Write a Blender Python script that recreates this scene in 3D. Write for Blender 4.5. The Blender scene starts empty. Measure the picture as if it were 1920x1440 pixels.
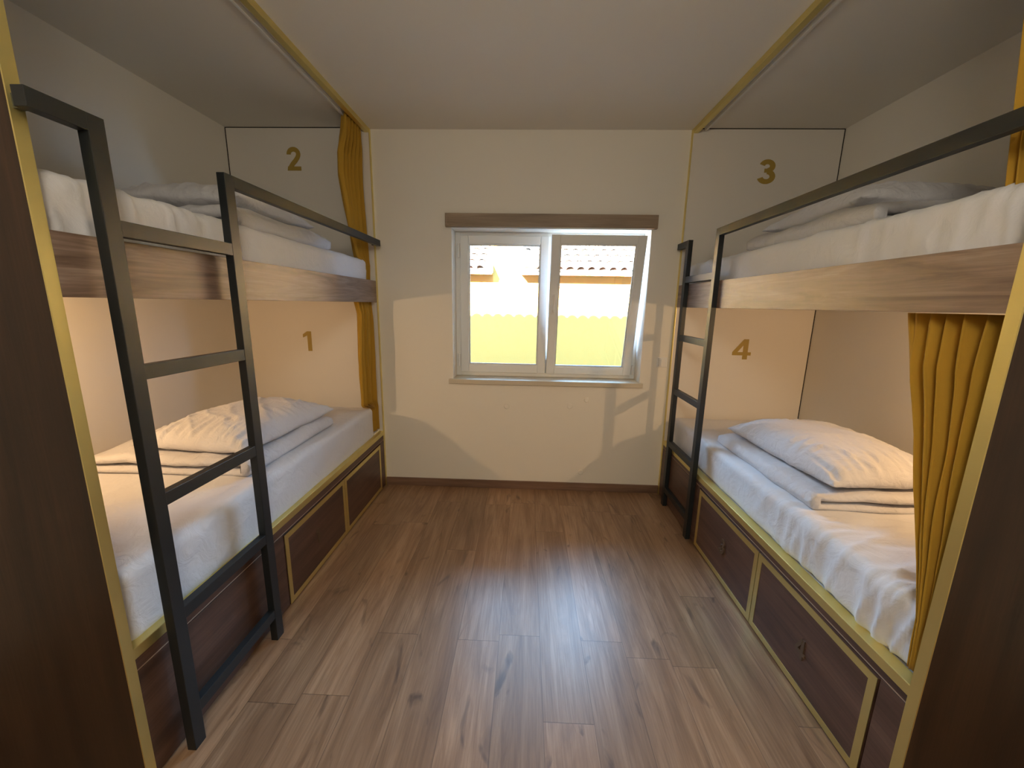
import bpy, bmesh, math, random
from mathutils import Vector, Matrix, noise
random.seed(7)
S = bpy.context.scene
COL = S.collection

# ------------------------------------------------------------------ camera, sky, sun, exposure
YAW, PITCH, ROLL, FPX = -0.034, 0.1976, 0.0174, 745.6
F = Vector((math.sin(YAW)*math.cos(PITCH), math.cos(YAW)*math.cos(PITCH), -math.sin(PITCH)))
r0 = Vector((math.cos(YAW), -math.sin(YAW), 0)); u0 = r0.cross(F)
RX = math.cos(ROLL)*r0 + math.sin(ROLL)*u0
UX = -math.sin(ROLL)*r0 + math.cos(ROLL)*u0
cam = bpy.data.cameras.new('camera'); camo = bpy.data.objects.new('camera', cam); COL.objects.link(camo)
cam.sensor_width = 36; cam.lens = FPX/1920*36; cam.clip_start = 0.02
m = Matrix((RX, UX, -F)).transposed().to_4x4(); m.translation = Vector((0, 0, 1.5)); camo.matrix_world = m
S.camera = camo

w = bpy.data.worlds.new('sky'); S.world = w; w.use_nodes = True
bg = w.node_tree.nodes['Background']; bg.inputs[0].default_value = (0.37, 0.62, 1.0, 1); bg.inputs[1].default_value = 29.0

sun = bpy.data.lights.new('sun', 'SUN'); suno = bpy.data.objects.new('sun', sun); COL.objects.link(suno)
sun.energy = 420; sun.angle = math.radians(0.5); sun.color = (1, 0.93, 0.82)
suno.rotation_euler = Vector((0.42, 1.0, -0.46)).to_track_quat('-Z', 'Y').to_euler()

pt = bpy.data.lights.new('window_portal', 'AREA'); pto = bpy.data.objects.new('window_portal', pt); COL.objects.link(pto)
pt.shape = 'RECTANGLE'; pt.size = 1.5; pt.size_y = 1.2; pt.cycles.is_portal = True
pto.location = (0.16, 3.35, 1.48); pto.rotation_euler = (-math.pi/2, 0, 0)

S.view_settings.view_transform = 'Standard'; S.view_settings.look = 'None'
S.view_settings.exposure = 0.0; S.view_settings.gamma = 1.0; S.view_settings.use_curve_mapping = False

# ------------------------------------------------------------------ materials
def mat(name):
    m = bpy.data.materials.new(name); m.use_nodes = True
    return m, m.node_tree.nodes, m.node_tree.links, m.node_tree.nodes['Principled BSDF']

def mix(N, L, fac, a, b, mode='MIX'):
    n = N.new('ShaderNodeMix'); n.data_type = 'RGBA'; n.blend_type = mode
    for s, v in ((0, fac), (6, a), (7, b)):
        if hasattr(v, 'type') and hasattr(v, 'node'): L.new(v, n.inputs[s])
        else: n.inputs[s].default_value = v if s == 0 else (*v, 1)
    return n.outputs[2]

def ramp(N, L, src, stops):
    n = N.new('ShaderNodeValToRGB'); L.new(src, n.inputs[0])
    e = n.color_ramp.elements
    while len(e) < len(stops): e.new(0.5)
    for i, (p, c) in enumerate(stops):
        e[i].position = p; e[i].color = (*c, 1) if isinstance(c, tuple) else (c, c, c, 1)
    return n.outputs[0]

def mapped(N, L, scale, coord='Object'):
    t = N.new('ShaderNodeTexCoord'); mp = N.new('ShaderNodeMapping'); L.new(t.outputs[coord], mp.inputs[0])
    mp.inputs['Scale'].default_value = scale
    return mp.outputs[0]

def noi(N, L, vec, scale, detail=4, rough=0.5, dist=0.0):
    n = N.new('ShaderNodeTexNoise'); L.new(vec, n.inputs['Vector'])
    n.inputs['Scale'].default_value = scale; n.inputs['Detail'].default_value = detail
    n.inputs['Roughness'].default_value = rough; n.inputs['Distortion'].default_value = dist
    return n.outputs[0]

def bump(N, L, P, h, strength, dist=0.01):
    b = N.new('ShaderNodeBump'); L.new(h, b.inputs['Height']); b.inputs['Strength'].default_value = strength
    b.inputs['Distance'].default_value = dist; L.new(b.outputs[0], P.inputs['Normal'])

def plain(name, col, rough=0.5, metal=0.0, bumps=None, spec=0.5, vary=0.0):
    m, N, L, P = mat(name)
    P.inputs['Base Color'].default_value = (*col, 1); P.inputs['Roughness'].default_value = rough
    P.inputs['Metallic'].default_value = metal; P.inputs['Specular IOR Level'].default_value = spec
    v = mapped(N, L, (1, 1, 1))
    if vary:
        n = noi(N, L, v, 6, 3)
        L.new(mix(N, L, n, tuple(c*(1-vary) for c in col), tuple(min(1, c*(1+vary)) for c in col)), P.inputs['Base Color'])
    if bumps: bump(N, L, P, noi(N, L, v, bumps[0], 3), bumps[1], bumps[2])
    return m

def wood(name, dark, mid, light, axis, rough=0.42, freq=1.0, coat=0.0, figure=0.5):
    m, N, L, P = mat(name)
    sc = [9*freq]*3; sc[axis] = 0.75*freq
    v = mapped(N, L, tuple(sc))
    a = noi(N, L, v, 1.6, 6, 0.6, 0.9*figure)
    sc2 = [130*freq]*3; sc2[axis] = 4*freq
    b = noi(N, L, mapped(N, L, tuple(sc2)), 1.0, 4, 0.6)
    c1 = ramp(N, L, a, [(0.32, dark), (0.5, mid), (0.68, light)])
    c2 = mix(N, L, ramp(N, L, b, [(0.35, 0.0), (0.7, 0.55)]), c1, dark)
    L.new(c2, P.inputs['Base Color'])
    P.inputs['Roughness'].default_value = rough; P.inputs['Coat Weight'].default_value = coat
    P.inputs['Coat Roughness'].default_value = 0.25
    bump(N, L, P, b, 0.12, 0.002)
    return m

M = {}
M['wall'] = plain('painted_plaster', (0.84, 0.79, 0.70), 0.75, bumps=(180, 0.12, 0.002))
M['ceiling'] = plain('ceiling_paint', (0.84, 0.80, 0.73), 0.85, bumps=(120, 0.06, 0.002))
M['panel'] = plain('white_laminate', (0.80, 0.74, 0.66), 0.6, bumps=(260, 0.05, 0.001))
M['walnut'] = wood('dark_walnut_laminate', (0.055, 0.028, 0.019), (0.115, 0.058, 0.040), (0.16, 0.085, 0.058), 1)
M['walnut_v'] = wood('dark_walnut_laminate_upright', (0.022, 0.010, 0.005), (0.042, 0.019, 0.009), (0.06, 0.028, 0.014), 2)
M['board'] = wood('greyish_walnut_board', (0.13, 0.080, 0.056), (0.265, 0.178, 0.135), (0.36, 0.265, 0.21), 1, 0.4, freq=1.5, figure=1.2)
M['board_x'] = wood('greyish_walnut_pelmet', (0.20, 0.14, 0.09), (0.33, 0.24, 0.165), (0.40, 0.30, 0.21), 0, 0.5)
M['base_x'] = wood('brown_baseboard', (0.13, 0.07, 0.045), (0.22, 0.13, 0.085), (0.27, 0.16, 0.11), 0, 0.5)
M['gold'] = plain('brushed_gold_edging', (0.80, 0.68, 0.28), 0.42, 0.95, bumps=(60, 0.08, 0.002), vary=0.10)
M['gold_flat'] = plain('gold_number_vinyl', (0.42, 0.28, 0.05), 0.45, 0.0)
M['black'] = plain('black_powder_coat', (0.014, 0.0165, 0.018), 0.42, 0.0, bumps=(700, 0.08, 0.001), spec=0.45)
M['pvc'] = plain('white_window_plastic', (0.82, 0.82, 0.80), 0.35)
M['white'] = plain('white_plastic', (0.82, 0.80, 0.76), 0.4)
M['stone'] = plain('pale_stone', (0.62, 0.55, 0.43), 0.5, bumps=(90, 0.1, 0.002), vary=0.08)
M['seam'] = plain('pale_groove', (0.42, 0.30, 0.22), 0.5)
M['dark'] = plain('dark_edge_strip', (0.03, 0.02, 0.015), 0.8)
M['rubber'] = plain('grey_gasket', (0.15, 0.15, 0.15), 0.6)
M['raised'] = plain('brown_wood_numeral', (0.11, 0.07, 0.042), 0.5)
M['steel'] = plain('brushed_steel', (0.55, 0.53, 0.5), 0.3, 0.9)

def fabric(name, col, weave=900, wr=0.25, sheen=0.2, soft=(14, 0.25)):
    m, N, L, P = mat(name)
    P.inputs['Base Color'].default_value = (*col, 1); P.inputs['Roughness'].default_value = 0.85
    P.inputs['Sheen Weight'].default_value = sheen; P.inputs['Specular IOR Level'].default_value = 0.25
    v = mapped(N, L, (1, 1, 1))
    a = noi(N, L, v, weave, 2); b = noi(N, L, v, soft[0], 5, 0.55, 1.2)
    b1 = N.new('ShaderNodeBump'); b1.inputs['Strength'].default_value = soft[1]; b1.inputs['Distance'].default_value = 0.02
    L.new(b, b1.inputs['Height'])
    b2 = N.new('ShaderNodeBump'); b2.inputs['Strength'].default_value = wr; b2.inputs['Distance'].default_value = 0.0008
    L.new(a, b2.inputs['Height']); L.new(b1.outputs[0], b2.inputs['Normal']); L.new(b2.outputs[0], P.inputs['Normal'])
    return m
M['sheet'] = fabric('white_cotton_sheet', (0.70, 0.685, 0.70))
M['cotton'] = fabric('white_cotton_bedding', (0.66, 0.64, 0.655), soft=(18, 0.45))
M['mustard'] = fabric('mustard_curtain_cloth', (0.45, 0.25, 0.026), 500, 0.3, 0.1, (10, 0.12))

# floor: laminate planks running away from the door
def floor_mat():
    m, N, L, P = mat('oak_laminate_planks')
    t = N.new('ShaderNodeTexCoord'); sp = N.new('ShaderNodeSeparateXYZ'); L.new(t.outputs['Object'], sp.inputs[0])
    def mth(op, a, b=None):
        n = N.new('ShaderNodeMath'); n.operation = op
        for i, v in enumerate((a, b)):
            if v is None: continue
            if hasattr(v, 'node'): L.new(v, n.inputs[i])
            else: n.inputs[i].default_value = v
        return n.outputs[0]
    PW, PL = 0.187, 1.25
    xs = mth('DIVIDE', mth('ADD', sp.outputs[0], 10*PW-0.095), PW); col = mth('FLOOR', xs); fx = mth('FRACT', xs)
    wn = N.new('ShaderNodeTexWhiteNoise'); wn.noise_dimensions = '1D'; L.new(col, wn.inputs['W'])
    ys = mth('ADD', mth('DIVIDE', sp.outputs[1], PL), mth('MULTIPLY', wn.outputs['Value'], 7.31)); row = mth('FLOOR', ys); fy = mth('FRACT', ys)
    cv = N.new('ShaderNodeCombineXYZ'); L.new(col, cv.inputs[0]); L.new(row, cv.inputs[1])
    w2 = N.new('ShaderNodeTexWhiteNoise'); w2.noise_dimensions = '3D'; L.new(cv.outputs[0], w2.inputs['Vector'])
    # per plank shifted grain coordinates
    sh = N.new('ShaderNodeVectorMath'); sh.operation = 'MULTIPLY_ADD'
    L.new(w2.outputs['Color'], sh.inputs[0]); sh.inputs[1].default_value = (20, 20, 20); L.new(t.outputs['Object'], sh.inputs[2])
    def mp(sc):
        n = N.new('ShaderNodeMapping'); L.new(sh.outputs[0], n.inputs[0]); n.inputs['Scale'].default_value = sc; return n.outputs[0]
    a = noi(N, L, mp((13, 1.3, 1)), 1.0, 6, 0.62, 1.2)
    b = noi(N, L, mp((150, 5, 1)), 1.0, 4, 0.6)
    k = noi(N, L, mp((9, 3.2, 1)), 1.0, 3, 0.5, 1.5)
    c = ramp(N, L, a, [(0.25, (0.18, 0.095, 0.050)), (0.5, (0.33, 0.195, 0.112)), (0.75, (0.47, 0.30, 0.185))])
    c = mix(N, L, ramp(N, L, b, [(0.4, 0.0), (0.75, 0.5)]), c, (0.15, 0.08, 0.042))
    c = mix(N, L, ramp(N, L, k, [(0.63, 0.0), (0.75, 0.8)]), c, (0.085, 0.048, 0.032))
    hv = mth('ADD', 0.82, mth('MULTIPLY', w2.outputs['Value'], 0.34))
    cc = N.new('ShaderNodeCombineXYZ'); [L.new(hv, cc.inputs[i]) for i in range(3)]
    c = mix(N, L, 1.0, c, cc.outputs[0], 'MULTIPLY')
    ex = mth('MINIMUM', fx, mth('SUBTRACT', 1.0, fx)); ey = mth('MINIMUM', fy, mth('SUBTRACT', 1.0, fy))
    sx = mth('LESS_THAN', ex, 0.006); sy = mth('LESS_THAN', ey, 0.0012); sm = mth('MAXIMUM', sx, sy)
    c = mix(N, L, mth('MULTIPLY', sm, 0.55), c, (0.06, 0.033, 0.02))
    L.new(c, P.inputs['Base Color'])
    L.new(mth('ADD', 0.28, mth('MULTIPLY', b, 0.14)), P.inputs['Roughness'])
    P.inputs['Specular IOR Level'].default_value = 0.5
    h = mth('SUBTRACT', mth('MULTIPLY', b, 0.5), sm)
    bump(N, L, P, h, 0.25, 0.0012)
    return m
M['floor'] = floor_mat()

def glass_mat():
    m = bpy.data.materials.new('window_glass'); m.use_nodes = True; N = m.node_tree.nodes; L = m.node_tree.links; N.clear()
    o = N.new('ShaderNodeOutputMaterial'); tr = N.new('ShaderNodeBsdfTransparent'); gl = N.new('ShaderNodeBsdfGlossy')
    fr = N.new('ShaderNodeFresnel'); fr.inputs[0].default_value = 1.45; mx = N.new('ShaderNodeMixShader')
    gl.inputs['Roughness'].default_value = 0.01; tr.inputs[0].default_value = (0.95, 0.97, 0.95, 1)
    L.new(fr.outputs[0], mx.inputs[0]); L.new(tr.outputs[0], mx.inputs[1]); L.new(gl.outputs[0], mx.inputs[2]); L.new(mx.outputs[0], o.inputs[0])
    return m
M['glass'] = glass_mat()
M['yellow'] = plain('yellow_render', (0.235, 0.145, 0.028), 0.9, bumps=(40, 0.15, 0.01))
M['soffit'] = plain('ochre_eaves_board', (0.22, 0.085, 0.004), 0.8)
M['terracotta'] = plain('clay_roof_tile', (0.20, 0.13, 0.09), 0.85, bumps=(30, 0.2, 0.01), vary=0.15)
M['concrete'] = plain('pale_paving', (0.22, 0.20, 0.17), 0.9, bumps=(20, 0.2, 0.01))

# ------------------------------------------------------------------ object helpers
LOC = {}
def new_obj(name, bm, material, parent=None, smooth=False, recalc=True):
    if recalc: bmesh.ops.recalc_face_normals(bm, faces=bm.faces)
    base = LOC.get(parent.name, Vector()) if parent else Vector()
    if base.length: bmesh.ops.translate(bm, verts=bm.verts, vec=-base)
    me = bpy.data.meshes.new(name); bm.to_mesh(me); bm.free()
    if smooth: me.polygons.foreach_set('use_smooth', [True]*len(me.polygons))
    me.materials.append(material)
    o = bpy.data.objects.new(name, me); COL.objects.link(o)
    if parent: o.parent = parent
    LOC[o.name] = base.copy()
    return o
def root(name, label=None, cat=None, loc=(0, 0, 0), group=None, kind=None):
    o = bpy.data.objects.new(name, None); COL.objects.link(o); o.location = loc; o.empty_display_size = 0.1
    LOC[o.name] = Vector(loc); tag(o, label, cat, group, kind); return o
def tag(o, label=None, cat=None, group=None, kind=None):
    if label: o['label'] = label
    if cat: o['category'] = cat
    if group: o['group'] = group
    if kind: o['kind'] = kind
    return o
def bx(bm, x0, x1, y0, y1, z0, z1, bev=0.0, seg=2):
    b = bmesh.new(); bmesh.ops.create_cube(b, size=1)
    for v in b.verts:
        v.co = Vector((x0+(v.co.x+.5)*(x1-x0), y0+(v.co.y+.5)*(y1-y0), z0+(v.co.z+.5)*(z1-z0)))
    if bev: bmesh.ops.bevel(b, geom=b.edges[:], offset=bev, segments=seg, profile=0.5, affect='EDGES')
    me = bpy.data.meshes.new('tmp'); b.to_mesh(me); b.free(); bm.from_mesh(me); bpy.data.meshes.remove(me)
    return bm
def box(name, material, parent, x0, x1, y0, y1, z0, z1, bev=0.0, **k):
    if x0 > x1: x0, x1 = x1, x0
    return new_obj(name, bx(bmesh.new(), x0, x1, y0, y1, z0, z1, bev), material, parent, **k)
def boxes(name, material, parent, lst, bev=0.0):
    bm = bmesh.new()
    for b in lst:
        b = list(b)
        if b[0] > b[1]: b[0], b[1] = b[1], b[0]
        bx(bm, *b, bev)
    return new_obj(name, bm, material, parent)
def tube(bm, pts, rad, n=12, caps=True):
    rings = []
    for i, p in enumerate(pts):
        p = Vector(p); a = Vector(pts[max(0, i-1)]); b = Vector(pts[min(len(pts)-1, i+1)])
        t = (b-a).normalized(); q = t.to_track_quat('Z', 'Y'); r = rad[i] if isinstance(rad, (list, tuple)) else rad
        rings.append([bm.verts.new(p + q @ Vector((r*math.cos(2*math.pi*k/n), r*math.sin(2*math.pi*k/n), 0))) for k in range(n)])
    for a, b in zip(rings, rings[1:]):
        for k in range(n): bm.faces.new((a[k], a[(k+1) % n], b[(k+1) % n], b[k]))
    if caps: bm.faces.new(rings[0][::-1]); bm.faces.new(rings[-1])
    return bm
def grid_faces(bm, G, closed_u=False):
    n = len(G)
    for i in range(n if closed_u else n-1):
        A, B = G[i], G[(i+1) % n]
        for j in range(len(A)-1): bm.faces.new((A[j], B[j], B[j+1], A[j+1]))

# ------------------------------------------------------------------ dimensions
XL, XR, D, H = -1.142, 1.108, 3.077, 2.70
WL, WR = -2.178, 2.118
YF = -1.9                        # wall behind the camera
OX0, OX1, OZ0, OZ1 = -0.571, 0.888, 0.9175, 2.045

# ------------------------------------------------------------------ room shell
tag(box('floor', M['floor'], None, WL-.15, WR+.15, YF, D+.02, -0.05, 0), kind='structure')
tag(box('ceiling', M['ceiling'], None, WL-.15, WR+.15, YF-.15, D+.25, H, H+.12), kind='structure')
tag(box('wall_left', M['wall'], None, WL-.12, WL, YF-.15, D+.25, -.05, H), kind='structure')
tag(box('wall_right', M['wall'], None, WR, WR+.12, YF-.15, D+.25, -.05, H), kind='structure')
tag(box('wall_front', M['wall'], None, WL, WR, YF-.12, YF, -.05, H), kind='structure')
YO = D+.25
tag(boxes('wall_back', M['wall'], None, [(WL, OX0, D, YO, -.05, H), (OX1, WR, D, YO, -.05, H),
     (OX0, OX1, D, YO, OZ1, H), (OX0, OX1, D, YO, -.05, OZ0-.037)]), kind='structure')
tag(box('baseboard_back', M['base_x'], None, XL+.003, XR-.003, D-.012, D, 0, .068, .002), kind='structure')

# ------------------------------------------------------------------ window
win = root('window_1', loc=(0.16, D+.17, OZ0), kind='structure')
fy0, fy1 = D+.163, D+.223
box('window_sill', M['stone'], win, OX0-.03, OX1+.022, D-.03, D+.25, OZ0-.037, OZ0, .003)
boxes('window_frame', M['pvc'], win, [(OX0, OX0+.04, fy0, fy1, OZ0, OZ1), (OX1-.04, OX1, fy0, fy1, OZ0, OZ1),
     (OX0+.04, OX1-.04, fy0, fy1, OZ0, OZ0+.034), (OX0+.04, OX1-.04, fy0, fy1, OZ1-.03, OZ1)], .003)
SZ0, SZ1 = OZ0+.031, OZ1-.026
def sash(x0, x1, tilt, mirror):
    st = .063
    e = bpy.data.objects.new('sash', None)
    yb = fy0-.018
    bm = bmesh.new()
    for b in ((x0, x0+st, yb, yb+.05, SZ0, SZ1), (x1-st, x1, yb, yb+.05, SZ0, SZ1), (x0+st, x1-st, yb, yb+.05, SZ0, SZ0+st), (x0+st, x1-st, yb, yb+.05, SZ1-st, SZ1)): bx(bm, *b, .004)
    for b in ((x0+st-.002, x0+st+.008, yb+.008, yb+.04, SZ0+st, SZ1-st), (x1-st-.008, x1-st+.002, yb+.008, yb+.04, SZ0+st, SZ1-st),
              (x0+st, x1-st, yb+.008, yb+.04, SZ0+st-.002, SZ0+st+.008), (x0+st, x1-st, yb+.008, yb+.04, SZ1-st-.008, SZ1-st+.002)): bx(bm, *b, .002)
    if not tilt: bx(bm, x1-.012, x1+.034, yb+.034, yb+.05, SZ0+.004, SZ1-.004)
    g = bmesh.new(); bx(g, x0+st-.004, x1-st+.004, yb+.018, yb+.024, SZ0+st-.004, SZ1-st+.004)
    gk = bmesh.new()
    for b in ((x0+st+.007, x0+st+.011, yb+.012, yb+.03, SZ0+st+.008, SZ1-st-.008), (x1-st-.011, x1-st-.007, yb+.012, yb+.03, SZ0+st+.008, SZ1-st-.008),
              (x0+st+.008, x1-st-.008, yb+.012, yb+.03, SZ0+st+.007, SZ0+st+.011), (x0+st+.008, x1-st-.008, yb+.012, yb+.03, SZ1-st-.011, SZ1-st-.007)): bx(gk, *b)
    hs = bmesh.new()
    hb = None
    if tilt:
        hb = bmesh.new()
        hx = x0+.030
        bx(hb, hx-.014, hx+.014, yb-.008, yb, 1.44, 1.58, .003)
        tube(hb, [(hx, yb-.006, 1.475), (hx, yb-.042, 1.475), (hx, yb-.05, 1.49), (hx, yb-.05, 1.60)], [.010, .010, .012, .009], 12)
        R = Matrix.Rotation(tilt, 4, 'X'); p = Vector((0, yb+.02, SZ0))
        for b in (bm, g, gk, hb): bmesh.ops.transform(b, matrix=Matrix.Translation(p) @ R @ Matrix.Translation(-p), verts=b.verts)
    s = new_obj('sash', bm, M['pvc'], win)
    new_obj('pane', g, M['glass'], s); new_obj('gasket', gk, M['rubber'], s)
    if hb: new_obj('window_handle', hb, M['white'], s, smooth=False)
    return s
s1 = sash(-.531, .158, 0, False)
s2 = sash(.168, .851, math.radians(10.5), True)
for z in (1.905, 1.045):
    bm = bmesh.new(); tube(bm, [(-.545, fy0-.012, z-.05), (-.545, fy0-.012, z+.05)], .008, 10)
    for q in (-.05, -.017, .017, .05): tube(bm, [(-.545, fy0-.012, z+q-.002), (-.545, fy0-.012, z+q+.002)], .010, 10)
    new_obj('hinge', bm, M['white'], win)
bm = bmesh.new(); tube(bm, [(.868, fy0-.012, .955), (.868, fy0-.012, 1.03)], .009, 10); bx(bm, .855, .875, fy0-.006, fy0, .955, 1.03)
new_obj('hinge', bm, M['white'], win)

pel = root('window_pelmet', 'greyish wood pelmet board mounted on the wall above the window', 'pelmet', (0.155, D-.02, 2.05))
box('pelmet_board', M['board_x'], pel, -.612, .922, D-.032, D-.001, 2.048, 2.142, .002)
bm = bmesh.new(); bx(bm, -.603, -.598, D-.034, D-.031, 2.062, 2.128); bx(bm, -.603, -.585, D-.034, D-.031, 2.062, 2.065); bx(bm, -.603, -.585, D-.034, D-.031, 2.125, 2.128)
new_obj('end_bracket', bm, M['seam'], pel)

for x, z, l in ((-.144, .70, 'flat round white cap on the wall below the window, leftmost of the four'),
                (.488, .769, 'round white cap on the wall below the window, highest of the four'),
                (.357, .715, 'round white cap on the wall below the window, just left of the highest one'),
                (.470, .160, 'round white cap low on the wall, just above the brown baseboard')):
    bm = bmesh.new(); tube(bm, [(x, D+.001, z), (x, D-.003, z), (x, D-.006, z)], [.021, .021, .017], 28)
    tag(new_obj('wall_cap', bm, M['wall'], None), l, 'wall cap', 'round caps on the wall under the window')
sw = root('light_switch', 'small white switch on the wall beside the right bunk ladder', 'switch', (1.047, D, 1.083))
box('switch_plate', M['white'], sw, 1.008, 1.086, D-.008, D, 1.045, 1.121, .003)
box('switch_rocker', M['white'], sw, 1.016, 1.042, D-.024, D-.006, 1.056, 1.108, .004)

# ------------------------------------------------------------------ digits
def ribbon(pts, wd):
    L_, R_ = [], []
    for i, p in enumerate(pts):
        a = pts[max(0, i-1)]; b = pts[min(len(pts)-1, i+1)]
        dx, dy = b[0]-a[0], b[1]-a[1]; l = math.hypot(dx, dy); nx, ny = -dy/l, dx/l
        L_.append((p[0]+nx*wd/2, p[1]+ny*wd/2)); R_.append((p[0]-nx*wd/2, p[1]-ny*wd/2))
    return [(L_[i], L_[i+1], R_[i+1], R_[i]) for i in range(len(pts)-1)]
def arc(cx, cy, rx, ry, a0, a1, n=18):
    return [(cx+rx*math.cos(math.radians(a0+(a1-a0)*i/n)), cy+ry*math.sin(math.radians(a0+(a1-a0)*i/n))) for i in range(n+1)]
W_ = .20
DIG = {
 '1': [((.24, 0), (.43, 0), (.43, 1), (.24, 1)), ((.24, 1), (.24, .79), (.04, .68), (.04, .845)), ((.24, 1), (.30, 1), (.24, .80), (.10, .80))],
 '2': ribbon(arc(.33, .70, .225, .205, 185, -25) + [(.50, .545), (.40, .42), (.27, .29), (.17, .16), (.13, .08)], W_) + [((.0, 0), (.65, 0), (.65, .175), (.03, .175))],
 '3': ribbon(arc(.31, .725, .19, .18, 165, -80, 16), W_) + ribbon(arc(.31, .295, .225, .205, 85, -165, 18), W_) + [((.22, .46), (.36, .46), (.36, .62), (.22, .62))],
 '4': [((.38, 0), (.56, 0), (.56, 1), (.38, 1)), ((0, .2), (.68, .2), (.68, .36), (0, .36))] + [((0, .36), (0, .30), (.16, .30), (.19, .36)), ((0, .36), (.19, .36), (.38, .70), (.38, 1)), ((.38, 1), (.38, .82), (.42, .82), (.42, 1))],
}
def digit(name, ch, parent, material, height, wid, place, thick):
    """place(u, v, t) -> world point; u right, v up, t out of the surface"""
    bm = bmesh.new()
    for iq, q in enumerate(DIG[ch]):
        f = [bm.verts.new(place(u*wid/.66, v*height, thick*(1+.05*iq))) for u, v in q]
        b = [bm.verts.new(place(u*wid/.66, v*height, 0)) for u, v in q]
        bm.faces.new(f); bm.faces.new(b[::-1])
        for i in range(len(q)): bm.faces.new((f[i], b[i], b[(i+1) % len(q)], f[(i+1) % len(q)]))
    return new_obj(name, bm, material, parent)

# ------------------------------------------------------------------ bunk units
def bunk(side, X, Wx, y_p0, y_p1, drawers, labels, nums, rail_top):
    s = side                       # -1 left, +1 right: s points away from the aisle
    r = root('bunk_bed', labels, 'bunk bed', (X+s*.5, 2.0, 0))
    inn = lambda d: X + s*d
    # near end panel with gold edge
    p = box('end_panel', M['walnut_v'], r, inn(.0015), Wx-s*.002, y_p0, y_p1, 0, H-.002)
    box('gold_edge', M['gold'], p, inn(-.0015), inn(.002), y_p0-.0005, y_p1+.0005, 0, H-.002)
    # numbered end panels on the back wall, with thin gold edge
    yb = D-.030
    up = box('upper_end_panel', M['panel'], r, inn(.002), Wx-s*.006, yb, D-.001, 1.60, H-.005, .001)
    lo = box('lower_end_panel', M['panel'], r, inn(.002), Wx-s*.006, yb, D-.001, .42, 1.52, .001)
    boxes('panel_edge_strip', M['dark'], r, [(Wx-s*.0065, Wx-s*.0005, yb-.001, D-.02, .46, 1.50), (Wx-s*.0065, Wx-s*.0005, yb-.001, D-.02, 1.64, H-.001), (inn(.034), Wx-s*.0065, yb-.001, D-.02, H-.0055, H-.0005)])  # solid dark brown edge strip closing the joint to wall and ceiling
    box('gold_edge', M['gold'], r, inn(-.0015), inn(.002), yb, D-.001, 0, H-.002)
    for (ch, u, v, hh, ww), par, lab in zip(nums, (up, lo), (0, 1)):
        digit('number', ch, par, M['gold_flat'], hh, ww, lambda a, b, t, u=u, v=v: Vector((u+a, yb-t, v+b)), .0012)
    # ceiling beam
    box('ceiling_beam', M['gold'], r, inn(0), inn(.032), y_p0, D-.001, H-.032, H-.001, .001)
    # upper deck: side board and slab
    box('side_board', M['board'], r, inn(0), inn(.025), y_p1, yb, 1.4985, 1.656, .001)
    box('upper_deck', M['panel'], r, inn(.025), Wx-s*.004, y_p1, yb, 1.515, 1.535)
    box('upper_ledge', M['white'], r, inn(.025), inn(.06), y_p1, yb, 1.60, 1.645, .002)
    # base
    rt = rail_top
    box('base_front', M['walnut'], r, inn(.012), inn(.03), y_p1, yb, .012, .412)
    box('base_rail_board', M['walnut'], r, inn(.001), inn(.02), y_p1, yb, .405, rt-.032)
    box('plinth_groove', M['seam'], r, inn(.0025), inn(.013), y_p1, yb, .399, .403)
    boxes('gold_rail', M['gold'], r, [(inn(-.001), inn(.016), y_p1, yb, rt-.034, rt), (inn(.0), inn(.045), y_p1, yb, rt-.004, rt+.001)], .0008)
    box('lower_deck', M['panel'], r, inn(.03), Wx-s*.004, y_p1, yb, .43, .455)
    box('lower_back_ledge', M['white'], r, inn(.03), inn(.20), yb-.12, yb, .455, .49, .002)
    # fixed fronts beside the drawers
    ys = [d[0] for d in drawers]+[d[1] for d in drawers]; a, b = min(ys), max(ys)
    for (c0, c1) in ((y_p1+.002, a-.005), (b+.005, yb-.002)):
        if c1-c0 > .06:
            box('fixed_front', M['walnut'], r, inn(0.0005), inn(.013), c0, c1, .014, .397, .001)
    for (d0, d1, ch) in drawers:
        g = .002; z0, z1 = .012, .388
        dr = box('drawer', M['walnut'], r, inn(-.001), inn(.013), d0+g, d1-g, z0, z1, .001)
        o = inn(-.0022); i = inn(.0005); bw = .028
        boxes('gold_border', M['gold'], dr, [(o, i, d0+g, d1-g, z1-bw, z1), (o, i, d0+g, d1-g, z0, z0+bw),
              (o, i, d0+g, d0+g+bw, z0+bw, z1-bw), (o, i, d1-g-bw, d1-g, z0+bw, z1-bw)])
        if ch:
            yc, zc, hh = ch[1], ch[2], .085
            digit('drawer_number', ch[0], dr, M['raised'], hh, hh*.62, lambda a_, b_, t, yc=yc, zc=zc: Vector((X-s*.001-s*t, yc-s*(a_-.026), zc-.04+b_)), .004)
    return r
BL = bunk(-1, XL, WL, .929, .957, [(1.688, 2.329, ('1', 1.985, .205)), (2.329, 2.965, None)],
          'built-in bunk unit on the left, with numbers 1 and 2 on its end panels',
          [('2', -1.745, 2.417, .155, .102), ('1', -1.745, 1.115, .153, .112)], .476)
BR = bunk(1, XR, WR, .946, .976, [(1.063, 1.703, ('4', 1.372, .195)), (1.703, 2.350, ('3', 2.012, .212))],
          'built-in bunk unit on the right, with numbers 3 and 4 on its end panels',
          [('3', 1.573, 2.351, .156, .125), ('4', 1.553, 1.122, .152, .134)], .462)

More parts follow.
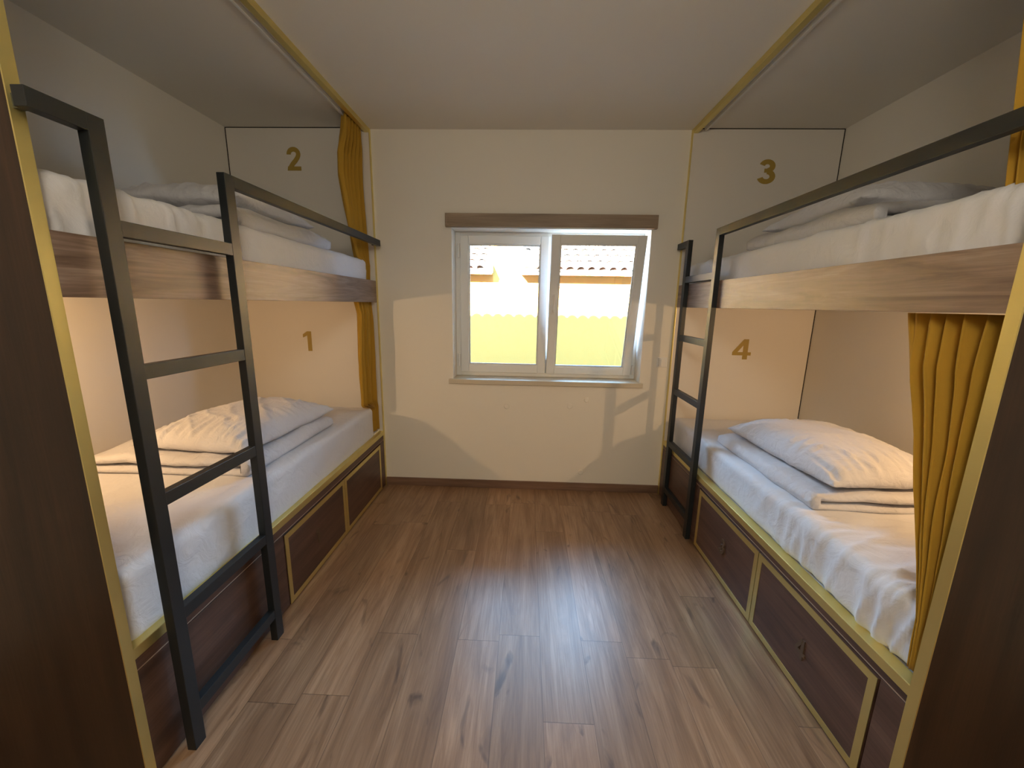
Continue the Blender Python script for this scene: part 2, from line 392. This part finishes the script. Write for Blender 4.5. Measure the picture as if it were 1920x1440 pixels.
# curtain tracks at the ceiling
for x, yy, l in ((-1.218, .96, 'thin white curtain track on the ceiling along the left bunk'), (1.186, .98, 'thin white curtain track on the ceiling along the right bunk')):
    bm = bmesh.new(); bx(bm, x-.007, x+.007, yy, D-.032, H-.022, H, .001)
    tag(new_obj('curtain_track', bm, M['white'], None), l, 'curtain track', 'ceiling curtain tracks')

# ------------------------------------------------------------------ ladders
def ladder(X, s, rails, rungs, bar0, bar1, zt, label, mounts):
    r = root('bunk_ladder', label, 'ladder', (X+s*.015, (rails[0][0]+rails[1][1])/2, 0))
    T = .030; x0, x1 = X, X+s*T
    for a, b in rails: box('ladder_rail', M['black'], r, x0, x1, a, b, .0, zt, .0015)
    for z in rungs: box('rung', M['black'], r, X+s*.001, X+s*(T-.001), rails[0][1]-.001, rails[1][0]+.001, z-.042, z, .0015)
    box('guard_bar', M['black'], r, x0, x1, bar0, rails[0][0]+.001, zt-.042, zt, .0015)
    box('guard_bar', M['black'], r, x0, x1, rails[1][1]-.001, bar1, zt-.042, zt, .0015)
    for ya, yb, z in mounts: box('mounting_stub', M['black'], r, x1-s*.002, XL if s < 0 else XR, ya, yb, z-.03, z)
    return r
ladder(-1.083, -1, [(1.037, 1.080), (1.487, 1.532)], [1.7009, 1.313, .9214, .523, .156], .914, 3.014, 1.942,
       'tall black metal ladder with guard bars in front of the left bunk', [(.935, .95, 1.935), (2.995, 3.010, 1.935)])
ladder(1.0775, 1, [(2.414, 2.457), (2.857, 2.90)], [1.705, 1.3095, .9214, .523, .156], .93, 3.060, 1.946,
       'tall black metal ladder with guard bars in front of the right bunk', [(.955, .970, 1.935), (3.048, 3.058, 1.935)])

# ------------------------------------------------------------------ soft things
def nz(x, y, z, sc): return noise.noise(Vector((x*sc, y*sc, z*sc)))
def soft_box(x0, x1, y0, y1, z0, z1, rad, nx, ny, nzn, disp):
    bm = bmesh.new()
    c = Vector(((x0+x1)/2, (y0+y1)/2, (z0+z1)/2)); h = Vector((abs(x1-x0)/2, (y1-y0)/2, (z1-z0)/2))
    V = {}
    def vert(i, j, k):
        key = (i, j, k)
        if key not in V:
            def bias(t): return t
            p = Vector((-1+2*i/nx, -1+2*j/ny, -1+2*k/nzn))
            # cluster towards edges
            p = Vector([math.copysign(1-(1-abs(q))**1.25, q) for q in p])
            p = Vector((p.x*h.x, p.y*h.y, p.z*h.z))
            inn = Vector([max(-h[a]+rad, min(h[a]-rad, p[a])) for a in range(3)])
            d = p-inn
            q = inn + d.normalized()*rad if d.length > 1e-9 else p
            n = d.normalized() if d.length > 1e-9 else Vector((0, 0, 1))
            w = q+c
            V[key] = bm.verts.new(w + n*disp(w, n))
        return V[key]
    for i in range(nx):
        for j in range(ny):
            for k in (0, nzn): bm.faces.new((vert(i, j, k), vert(i+1, j, k), vert(i+1, j+1, k), vert(i, j+1, k)))
    for i in range(nx):
        for k in range(nzn):
            for j in (0, ny): bm.faces.new((vert(i, j, k), vert(i+1, j, k), vert(i+1, j, k+1), vert(i, j, k+1)))
    for j in range(ny):
        for k in range(nzn):
            for i in (0, nx): bm.faces.new((vert(i, j, k), vert(i, j+1, k), vert(i, j+1, k+1), vert(i, j, k+1)))
    return bm
def wrinkle(x, y, sc, sharp=2.0):
    v = 1-abs(noise.noise(Vector((x*sc, y*sc, 3.3))))*2
    return max(0, v)**(sharp*2)
def mattress(x0, x1, y0, y1, z0, z1, label, seed, ruffle_near=0.0):
    def disp(w, n):
        t = .004*nz(w.x+seed, w.y, w.z, 4)+.0025*nz(w.x, w.y+seed, w.z*1.5, 9)
        # long creases across the side and near the near end
        t += .005*wrinkle(w.x*.4+seed, w.y*1.1+w.z*.9, 2.2)+.004*wrinkle(w.x+seed*2, w.y*.8-w.z*1.4, 4.5)
        if ruffle_near:
            k = max(0, 1-(w.y-y0)/1.0)
            t += ruffle_near*k*(.014*wrinkle(w.x*.7+seed, w.y*2.6+.5*w.x, 3.0)+.012*wrinkle(w.x*.9+seed, w.y*3.4-.8*w.x+w.z, 4.2)+.010*nz(w.x*.8, w.y*4+seed, w.z*.8, 6))
        return t
    if x0 > x1: x0, x1 = x1, x0
    o = new_obj('mattress', soft_box(x0, x1, y0, y1, z0, z1, .035, 60, 170, 18, disp), M['sheet'], None, smooth=True)
    return tag(o, label, 'mattress', 'mattresses in the bunks')
mattress(WL+.012, -1.168, .972, 2.935, .457, .703, 'white sheeted mattress in the lower left bunk beside number 1', 1.3)
mattress(1.150, WR-.012, .992, 3.015, .457, .665, 'creased white sheeted mattress in the lower right bunk beside number 4', 5.1, 1.0)
mattress(WL+.012, -1.178, .972, 2.985, 1.537, 1.800, 'white sheeted mattress in the upper left bunk beneath number 2', 9.7, .8)
mattress(1.150, WR-.012, .992, 3.000, 1.537, 1.800, 'white sheeted mattress in the upper right bunk beneath number 3', 14.2, .6)

def duvet(cx, cy, z, wx, ly, s, label, seed, th=.045, rot=0.0):
    """duvet folded double; the fold faces the aisle (direction -s), length along y"""
    prof = []
    W = wx; g = .006; R = th+g/2
    # outer outline from wall top -> aisle fold -> wall bottom, then inner slit back
    n1 = 16
    for i in range(n1): prof.append((W*(1-i/n1)+R, 2*th+g))
    for i in range(13):
        a = math.pi/2+math.pi*i/12; prof.append((R+R*math.cos(a), R+R*math.sin(a)))
    for i in range(1, n1+1): prof.append((R+W*i/n1, 0))
    prof.append((R+W+.004, th*.5)); prof.append((R+W, th))
    for i in range(1, n1+1): prof.append((R+W*(1-i/n1), th))
    prof.append((R-.004, th+g/2))
    for i in range(0, n1+1): prof.append((R+W*i/n1, th+g))
    prof.append((R+W+.004, th*1.5+g))
    bm = bmesh.new(); ny = 56; rings = []
    P_ = len(prof)
    for j in range(ny+1):
        v = j/ny; yy = -ly/2+ly*v
        e = min(1, min(v, 1-v)*ly/.035)      # round off ends
        q = math.sqrt(max(0, 1-(1-e)**2))
        ring = []
        for (u, zz) in prof:
            lay = th/2 if zz <= th+g/2 else th*1.5+g
            z2 = lay+(zz-lay)*(.25+.75*q)
            X_ = u
            wv = .014*nz(u*1.3+seed, yy*1.2, lay, 3)*(1 if lay > th else .5)
            endw = .018*nz(u*3+seed, seed+(1 if v > .5 else 0), lay*5, 1.7)*(1 if v > .5 else -1)*(abs(v-.5)*2)**3
            cr = .010*wrinkle(u*2+seed, yy*1.4+u, 3.2)*(1 if zz > th else .4)*(zz/(2*th))
            dome = .012*math.sin(math.pi*min(1, u/W))*math.sin(math.pi*v) if zz > th else 0
            side = .012*nz(yy*2.1, seed, lay*9, 2)
            ring.append((X_+side, yy+endw, z2+max(-.004, wv)*(zz/(2*th))+cr+dome))
        rings.append(ring)
    cr_, sr_ = math.cos(rot), math.sin(rot)
    G = []
    for ring in rings:
        row = []
        for (u, yy, zz) in ring:
            x = s*(u-(W+R)/2); X2 = x*cr_-yy*sr_; Y2 = x*sr_+yy*cr_
            row.append(bm.verts.new((cx+X2, cy+Y2, z+zz)))
        G.append(row)
    for a, b in zip(G, G[1:]):
        for k in range(P_): bm.faces.new((a[k], a[(k+1) % P_], b[(k+1) % P_], b[k]))
    bm.faces.new(G[0]); bm.faces.new(G[-1][::-1])
    bmesh.ops.triangulate(bm, faces=[f for f in bm.faces if len(f.verts) > 4])
    o = new_obj('folded_duvet', bm, M['cotton'], None, smooth=True)
    return tag(o, label, 'duvet', 'folded duvets on the bunks')
duvet(-1.62, 2.045, .700, .72, .80, -1, 'white duvet folded flat on the lower left mattress under a pillow', 2.0, .038)
duvet(1.60, 1.995, .662, .74, .84, 1, 'white duvet folded in half on the lower right mattress under a pillow', 6.0, .036)
duvet(-1.62, 2.17, 1.797, .72, .80, -1, 'white duvet folded on the upper left mattress beneath number 2', 11.0, .045)
duvet(1.60, 1.94, 1.797, .74, .82, 1, 'white duvet folded on the upper right mattress beneath number 3', 17.0, .038)

def pillow(cx, cy, cz, wx, ly, th, rot, label, seed, tiltx=0.0, tilty=0.0, s=1):
    n = 90; bm = bmesh.new(); G = {}
    mtx = Matrix.Translation((cx, cy, cz)) @ Matrix.Rotation(rot, 4, 'Z') @ Matrix.Rotation(tiltx, 4, 'X') @ Matrix.Rotation(tilty, 4, 'Y')
    for side in (1, -1):
        for i in range(n+1):
            for j in range(n+1):
                if side == -1 and (i in (0, n) or j in (0, n)): G[(i, j, -1)] = G[(i, j, 1)]; continue
                u = -1+2*i/n; v = -1+2*j/n
                u = math.copysign(1-(1-abs(u))**1.2, u); v = math.copysign(1-(1-abs(v))**1.2, v)
                px = u*wx/2*(1-.07*(1-v*v)*abs(u)**2 - .0); py = v*ly/2*(1-.06*(1-u*u)*abs(v)**2)
                e = (1-abs(u)**2.6)*(1-abs(v)**2.6)
                hgt = max(0, e)**.50
                edge = 1-hgt
                # gathers running in from the seams
                wr = .020*noise.noise(Vector((v*13+seed, u*1.5, 1)))*(abs(u)**2)*(1-abs(u)**8)
                wr += .020*noise.noise(Vector((u*13+seed, v*1.5, 5)))*(abs(v)**2)*(1-abs(v)**8)
                wr += .012*wrinkle(u*.8+seed+side, v*1.3+.8*u, 1.9)*hgt
                wr += .010*nz(u*1.2+seed, v*1.2, side, 1.2)*hgt
                top = th*.62 if side > 0 else th*.38
                z = side*(top*hgt)+wr*(1 if side > 0 else .3) + (.012*nz(u*2+seed, v*2, 0, 1.3))*edge
                G[(i, j, side)] = bm.verts.new(mtx @ Vector((px, py, z)))
    for side in (1, -1):
        for i in range(n):
            for j in range(n):
                q = [G[(i, j, side)], G[(i+1, j, side)], G[(i+1, j+1, side)], G[(i, j+1, side)]]
                bm.faces.new(q if side > 0 else q[::-1])
    o = new_obj('pillow', bm, M['cotton'], None, smooth=True)
    return tag(o, label, 'pillow', 'pillows on the folded duvets')
pillow(-1.52, 2.05, .826, .56, .76, .175, math.radians(-4), 'plump white pillow on the folded duvet in the lower left bunk', 3.0)
pillow(1.53, 1.975, .792, .56, .80, .185, math.radians(3), 'plump white pillow on the folded duvet in the lower right bunk', 8.0)
pillow(-1.58, 2.17, 1.945, .56, .74, .15, math.radians(4), 'white pillow on the folded duvet in the upper left bunk, behind the guard bar', 13.0)
pillow(1.58, 2.05, 1.930, .56, .76, .16, math.radians(-4), 'white pillow on the folded duvet in the upper right bunk, behind the guard bar', 19.0)

# ------------------------------------------------------------------ curtains
def curtain(xc, ya_f, yb_f, z0, z1, folds, amp, label, seed, shift=None, thick=.003):
    rnd = random.Random(int(seed*10))
    wds = [rnd.uniform(.6, 1.5) for _ in range(folds)]; tot = sum(wds)
    edges = [0]
    for q in wds: edges.append(edges[-1]+q/tot)
    am = [rnd.uniform(.75, 1.35) for _ in range(folds+1)]
    nu, nv = folds*22, 60; bm = bmesh.new(); G = []
    for j in range(nv+1):
        v = j/nv; z = z1+(z0-z1)*v; row = []
        a, b = ya_f(v), yb_f(v)
        for i in range(nu+1):
            u = i/nu
            uu = min(1, max(0, u+.035*nz(u*2.2+seed, v*.9, 0, 1.2)*math.sin(math.pi*u)))
            k = max(q for q in range(folds) if edges[q] <= uu+1e-9)
            t = (uu-edges[k])/(edges[k+1]-edges[k]); ph = 2*math.pi*t
            A = amp*(am[k]*(1-t)+am[k+1]*t)*(.55+.45*min(1, v*7))*(1-.35*v)
            sn = math.sin(ph); sn = math.copysign(abs(sn)**.75, sn)
            x = xc+A*sn+.010*nz(u*4, v*1.6+seed, 1, 1.5)
            x += .35*amp*math.sin(2*ph+seed+k)*max(0, 1-v*5)          # gathers under the heading tape
            x += .006*nz(u*9+seed, v*3, 4, 1.5)
            y = a+(b-a)*(u+.35/folds*math.sin(2*ph)*.22)
            if shift: x += shift(v)
            row.append(bm.verts.new((x, y, z)))
        G.append(row)
    grid_faces(bm, G)
    o = new_obj('curtain', bm, M['mustard'], None, smooth=True)
    sol = o.modifiers.new('thickness', 'SOLIDIFY'); sol.thickness = thick; sol.offset = 0
    return tag(o, label, 'curtain', 'mustard bunk curtains')
lerp = lambda a, b, t: a+(b-a)*t
def piece(pts):
    def f(v):
        for (a, x), (b, y) in zip(pts, pts[1:]):
            if v <= b:
                t = (v-a)/(b-a); return x+(y-x)*t
        return pts[-1][1]
    return f
curtain(-1.205, piece([(0, 2.79), (.12, 2.75), (.25, 2.68), (.38, 2.665), (.55, 2.73), (.75, 2.81), (.86, 2.86), (.9, 2.985), (1, 2.99)]), lambda v: 3.04, 1.66, H-.012, 6, .030, 'gathered mustard curtain at the window end of the upper left bunk', 1.0)
curtain(-1.190, piece([(0, 2.765), (.08, 2.80), (.4, 2.775), (.76, 2.78), (.81, 2.945), (1, 2.95)]), lambda v: 3.04, .50, 1.50, 6, .024, 'gathered mustard curtain at the window end of the lower left bunk', 4.0)
curtain(1.172, lambda v: .985, piece([(0, 1.275), (.15, 1.235), (.35, 1.165), (.5, 1.125), (.7, 1.06), (.85, 1.02), (1, 1.005)]), .50, 1.495, 5, .033, 'mustard curtain drawn aside at the near end of the lower right bunk', 7.0,
        shift=lambda v: -.034*v)
curtain(1.185, lambda v: .985, piece([(0, 1.215), (.5, 1.15), (1, 1.09)]), 1.66, H-.012, 5, .022, 'mustard curtain at the near end of the upper right bunk, at the frame edge', 12.0)

# ------------------------------------------------------------------ reading lamps on the near end panels
def reading_lamp(x, y_p, z, s, label):
    r = root('reading_lamp', label, 'lamp', (x, y_p, z), group='bunk reading lamps')
    bm = bmesh.new(); tube(bm, [(x, y_p, z), (x, y_p+.018, z)], .032, 20); new_obj('wall_mount', bm, M['steel'], r)
    bm = bmesh.new(); pts = [(x, y_p+.015+.02*i, z+.05*math.sin(i/6*math.pi)) for i in range(7)]; tube(bm, pts, .006, 10); new_obj('gooseneck', bm, M['steel'], r, smooth=True)
    tip = Vector(pts[-1])
    aim = Vector((-s*.12, 1.0, -.55)).normalized()
    bm = bmesh.new(); tube(bm, [tip-aim*.03, tip-aim*.02, tip+aim*.05], [.010, .020, .028], 20, caps=False); new_obj('lamp_shade', bm, M['steel'], r, smooth=True)
    l = bpy.data.lights.new('reading_lamp_bulb', 'SPOT'); lo = bpy.data.objects.new('reading_lamp_bulb', l); COL.objects.link(lo)
    l.energy = 28; l.color = (1.0, .64, .32); l.spot_size = math.radians(150); l.spot_blend = 0.9; l.shadow_soft_size = .012
    lo.parent = r; lo.location = (tip+aim*.055)-Vector((x, y_p, z)); lo.rotation_euler = aim.to_track_quat('-Z', 'Y').to_euler()
reading_lamp(-1.99, .957, 1.41, -1, 'small steel reading lamp on the near end panel of the lower left bunk')
reading_lamp(1.93, .976, 1.41, 1, 'small steel reading lamp on the near end panel of the lower right bunk')

# ceiling lamp of the entrance passage, behind the camera
hl = root('ceiling_lamp', 'round opal ceiling lamp over the entrance passage', 'lamp', (0, -.35, H))
bm = bmesh.new(); tube(bm, [(0, -.35, H), (0, -.35, H-.05)], .06, 32); new_obj('ceiling_rose', bm, M['white'], hl)
bm = bmesh.new(); tube(bm, [(0, -.35, H-.05), (0, -.35, H-.30)], .006, 12); new_obj('cord', bm, M['white'], hl)
bm = bmesh.new(); tube(bm, [(0, -.35, H-.30), (0, -.35, H-.33)], .03, 16); new_obj('lamp_holder', bm, M['white'], hl)
hb = bpy.data.lights.new('ceiling_lamp_bulb', 'POINT'); hbo = bpy.data.objects.new('ceiling_lamp_bulb', hb); COL.objects.link(hbo)
hb.energy = 44; hb.color = (1.0, .93, .78); hb.shadow_soft_size = .22; hbo.parent = hl; hbo.location = (0, 0, -.45)

# ------------------------------------------------------------------ outside
YN = 8.0
tag(box('ground', M['concrete'], None, -14, 14, YO, 26, -1.35, -1.2), kind='structure')
# own building: outer wall below the window and tiled eave above
tag(box('wall_outside_base', M['yellow'], None, -8, 8, YO-.02, YO+.04, -1.2, OZ0-.05), kind='structure')
def tile_roof(name, y_e, z_e, y_t, z_t, x0, x1, pitch, parent, r=.085, underside=True):
    bm = bmesh.new(); n = int((x1-x0)/pitch)
    dy, dz = y_t-y_e, z_t-z_e; L_ = math.hypot(dy, dz); rows = max(1, int(L_/.38))
    for c in range(n):
        x = x0+(c+.5)*pitch
        for k in range(rows):
            a = k/rows; b = (k+1.12)/rows; lift = .012
            for (t, rr, off) in ((a, r, lift), (b, r*.86, 0)): pass
            A = []
            for (t, rr, off) in ((a, r, lift+.01), (min(b, 1), r*.84, 0)):
                ring = []
                for q in range(9):
                    an = math.pi*q/8
                    ring.append(bm.verts.new((x+rr*math.cos(an), y_e+dy*t, z_e+dz*t+off+rr*.75*math.sin(an))))
                A.append(ring)
            for q in range(8): bm.faces.new((A[0][q], A[0][q+1], A[1][q+1], A[1][q]))
    # bed under the barrels
    v = [bm.verts.new(p) for p in ((x0, y_e, z_e), (x1, y_e, z_e), (x1, y_t, z_t), (x0, y_t, z_t))]; bm.faces.new(v)
    return new_obj(name, bm, M['terracotta'], parent)
oh = root('roof_overhang', 'tiled roof edge of this building above the window, seen only by its shadow', 'roof', (0, 3.9, 3.1))
box('roof_slab', M['concrete'], oh, -8, 8, YF-.3, 3.86, 2.83, 3.02)
tile_roof('roof_tiles', 4.08, 3.03, 2.2, 3.36, -8, 8, .21, oh, r=.10)
# neighbouring house
nb = root('neighbouring_house', 'sunlit yellow house with tiled roof seen through the window', 'house', (0, YN, -1.2))
box('house_wall', M['yellow'], nb, -9, 9, YN, YN+.25, -1.2, 2.10)
ez = 2.10
for a, b in ((-9, -.68), (-.12, 9)):
    box('eaves', M['soffit'], nb, a, b, YN-.28, YN+.02, 2.055, 2.085)
    box('fascia', M['stone'], nb, a, b, YN-.31, YN-.27, 2.05, 2.13)
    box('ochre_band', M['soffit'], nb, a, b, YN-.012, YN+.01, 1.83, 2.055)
    tile_roof('roof_tiles', YN-.36, 2.12, YN+5, 4.4, a, b, .20, nb, r=.08)
box('chimney', M['yellow'], nb, -.68, -.12, YN-.016, YN+.1, 1.33, 4.4, .005)
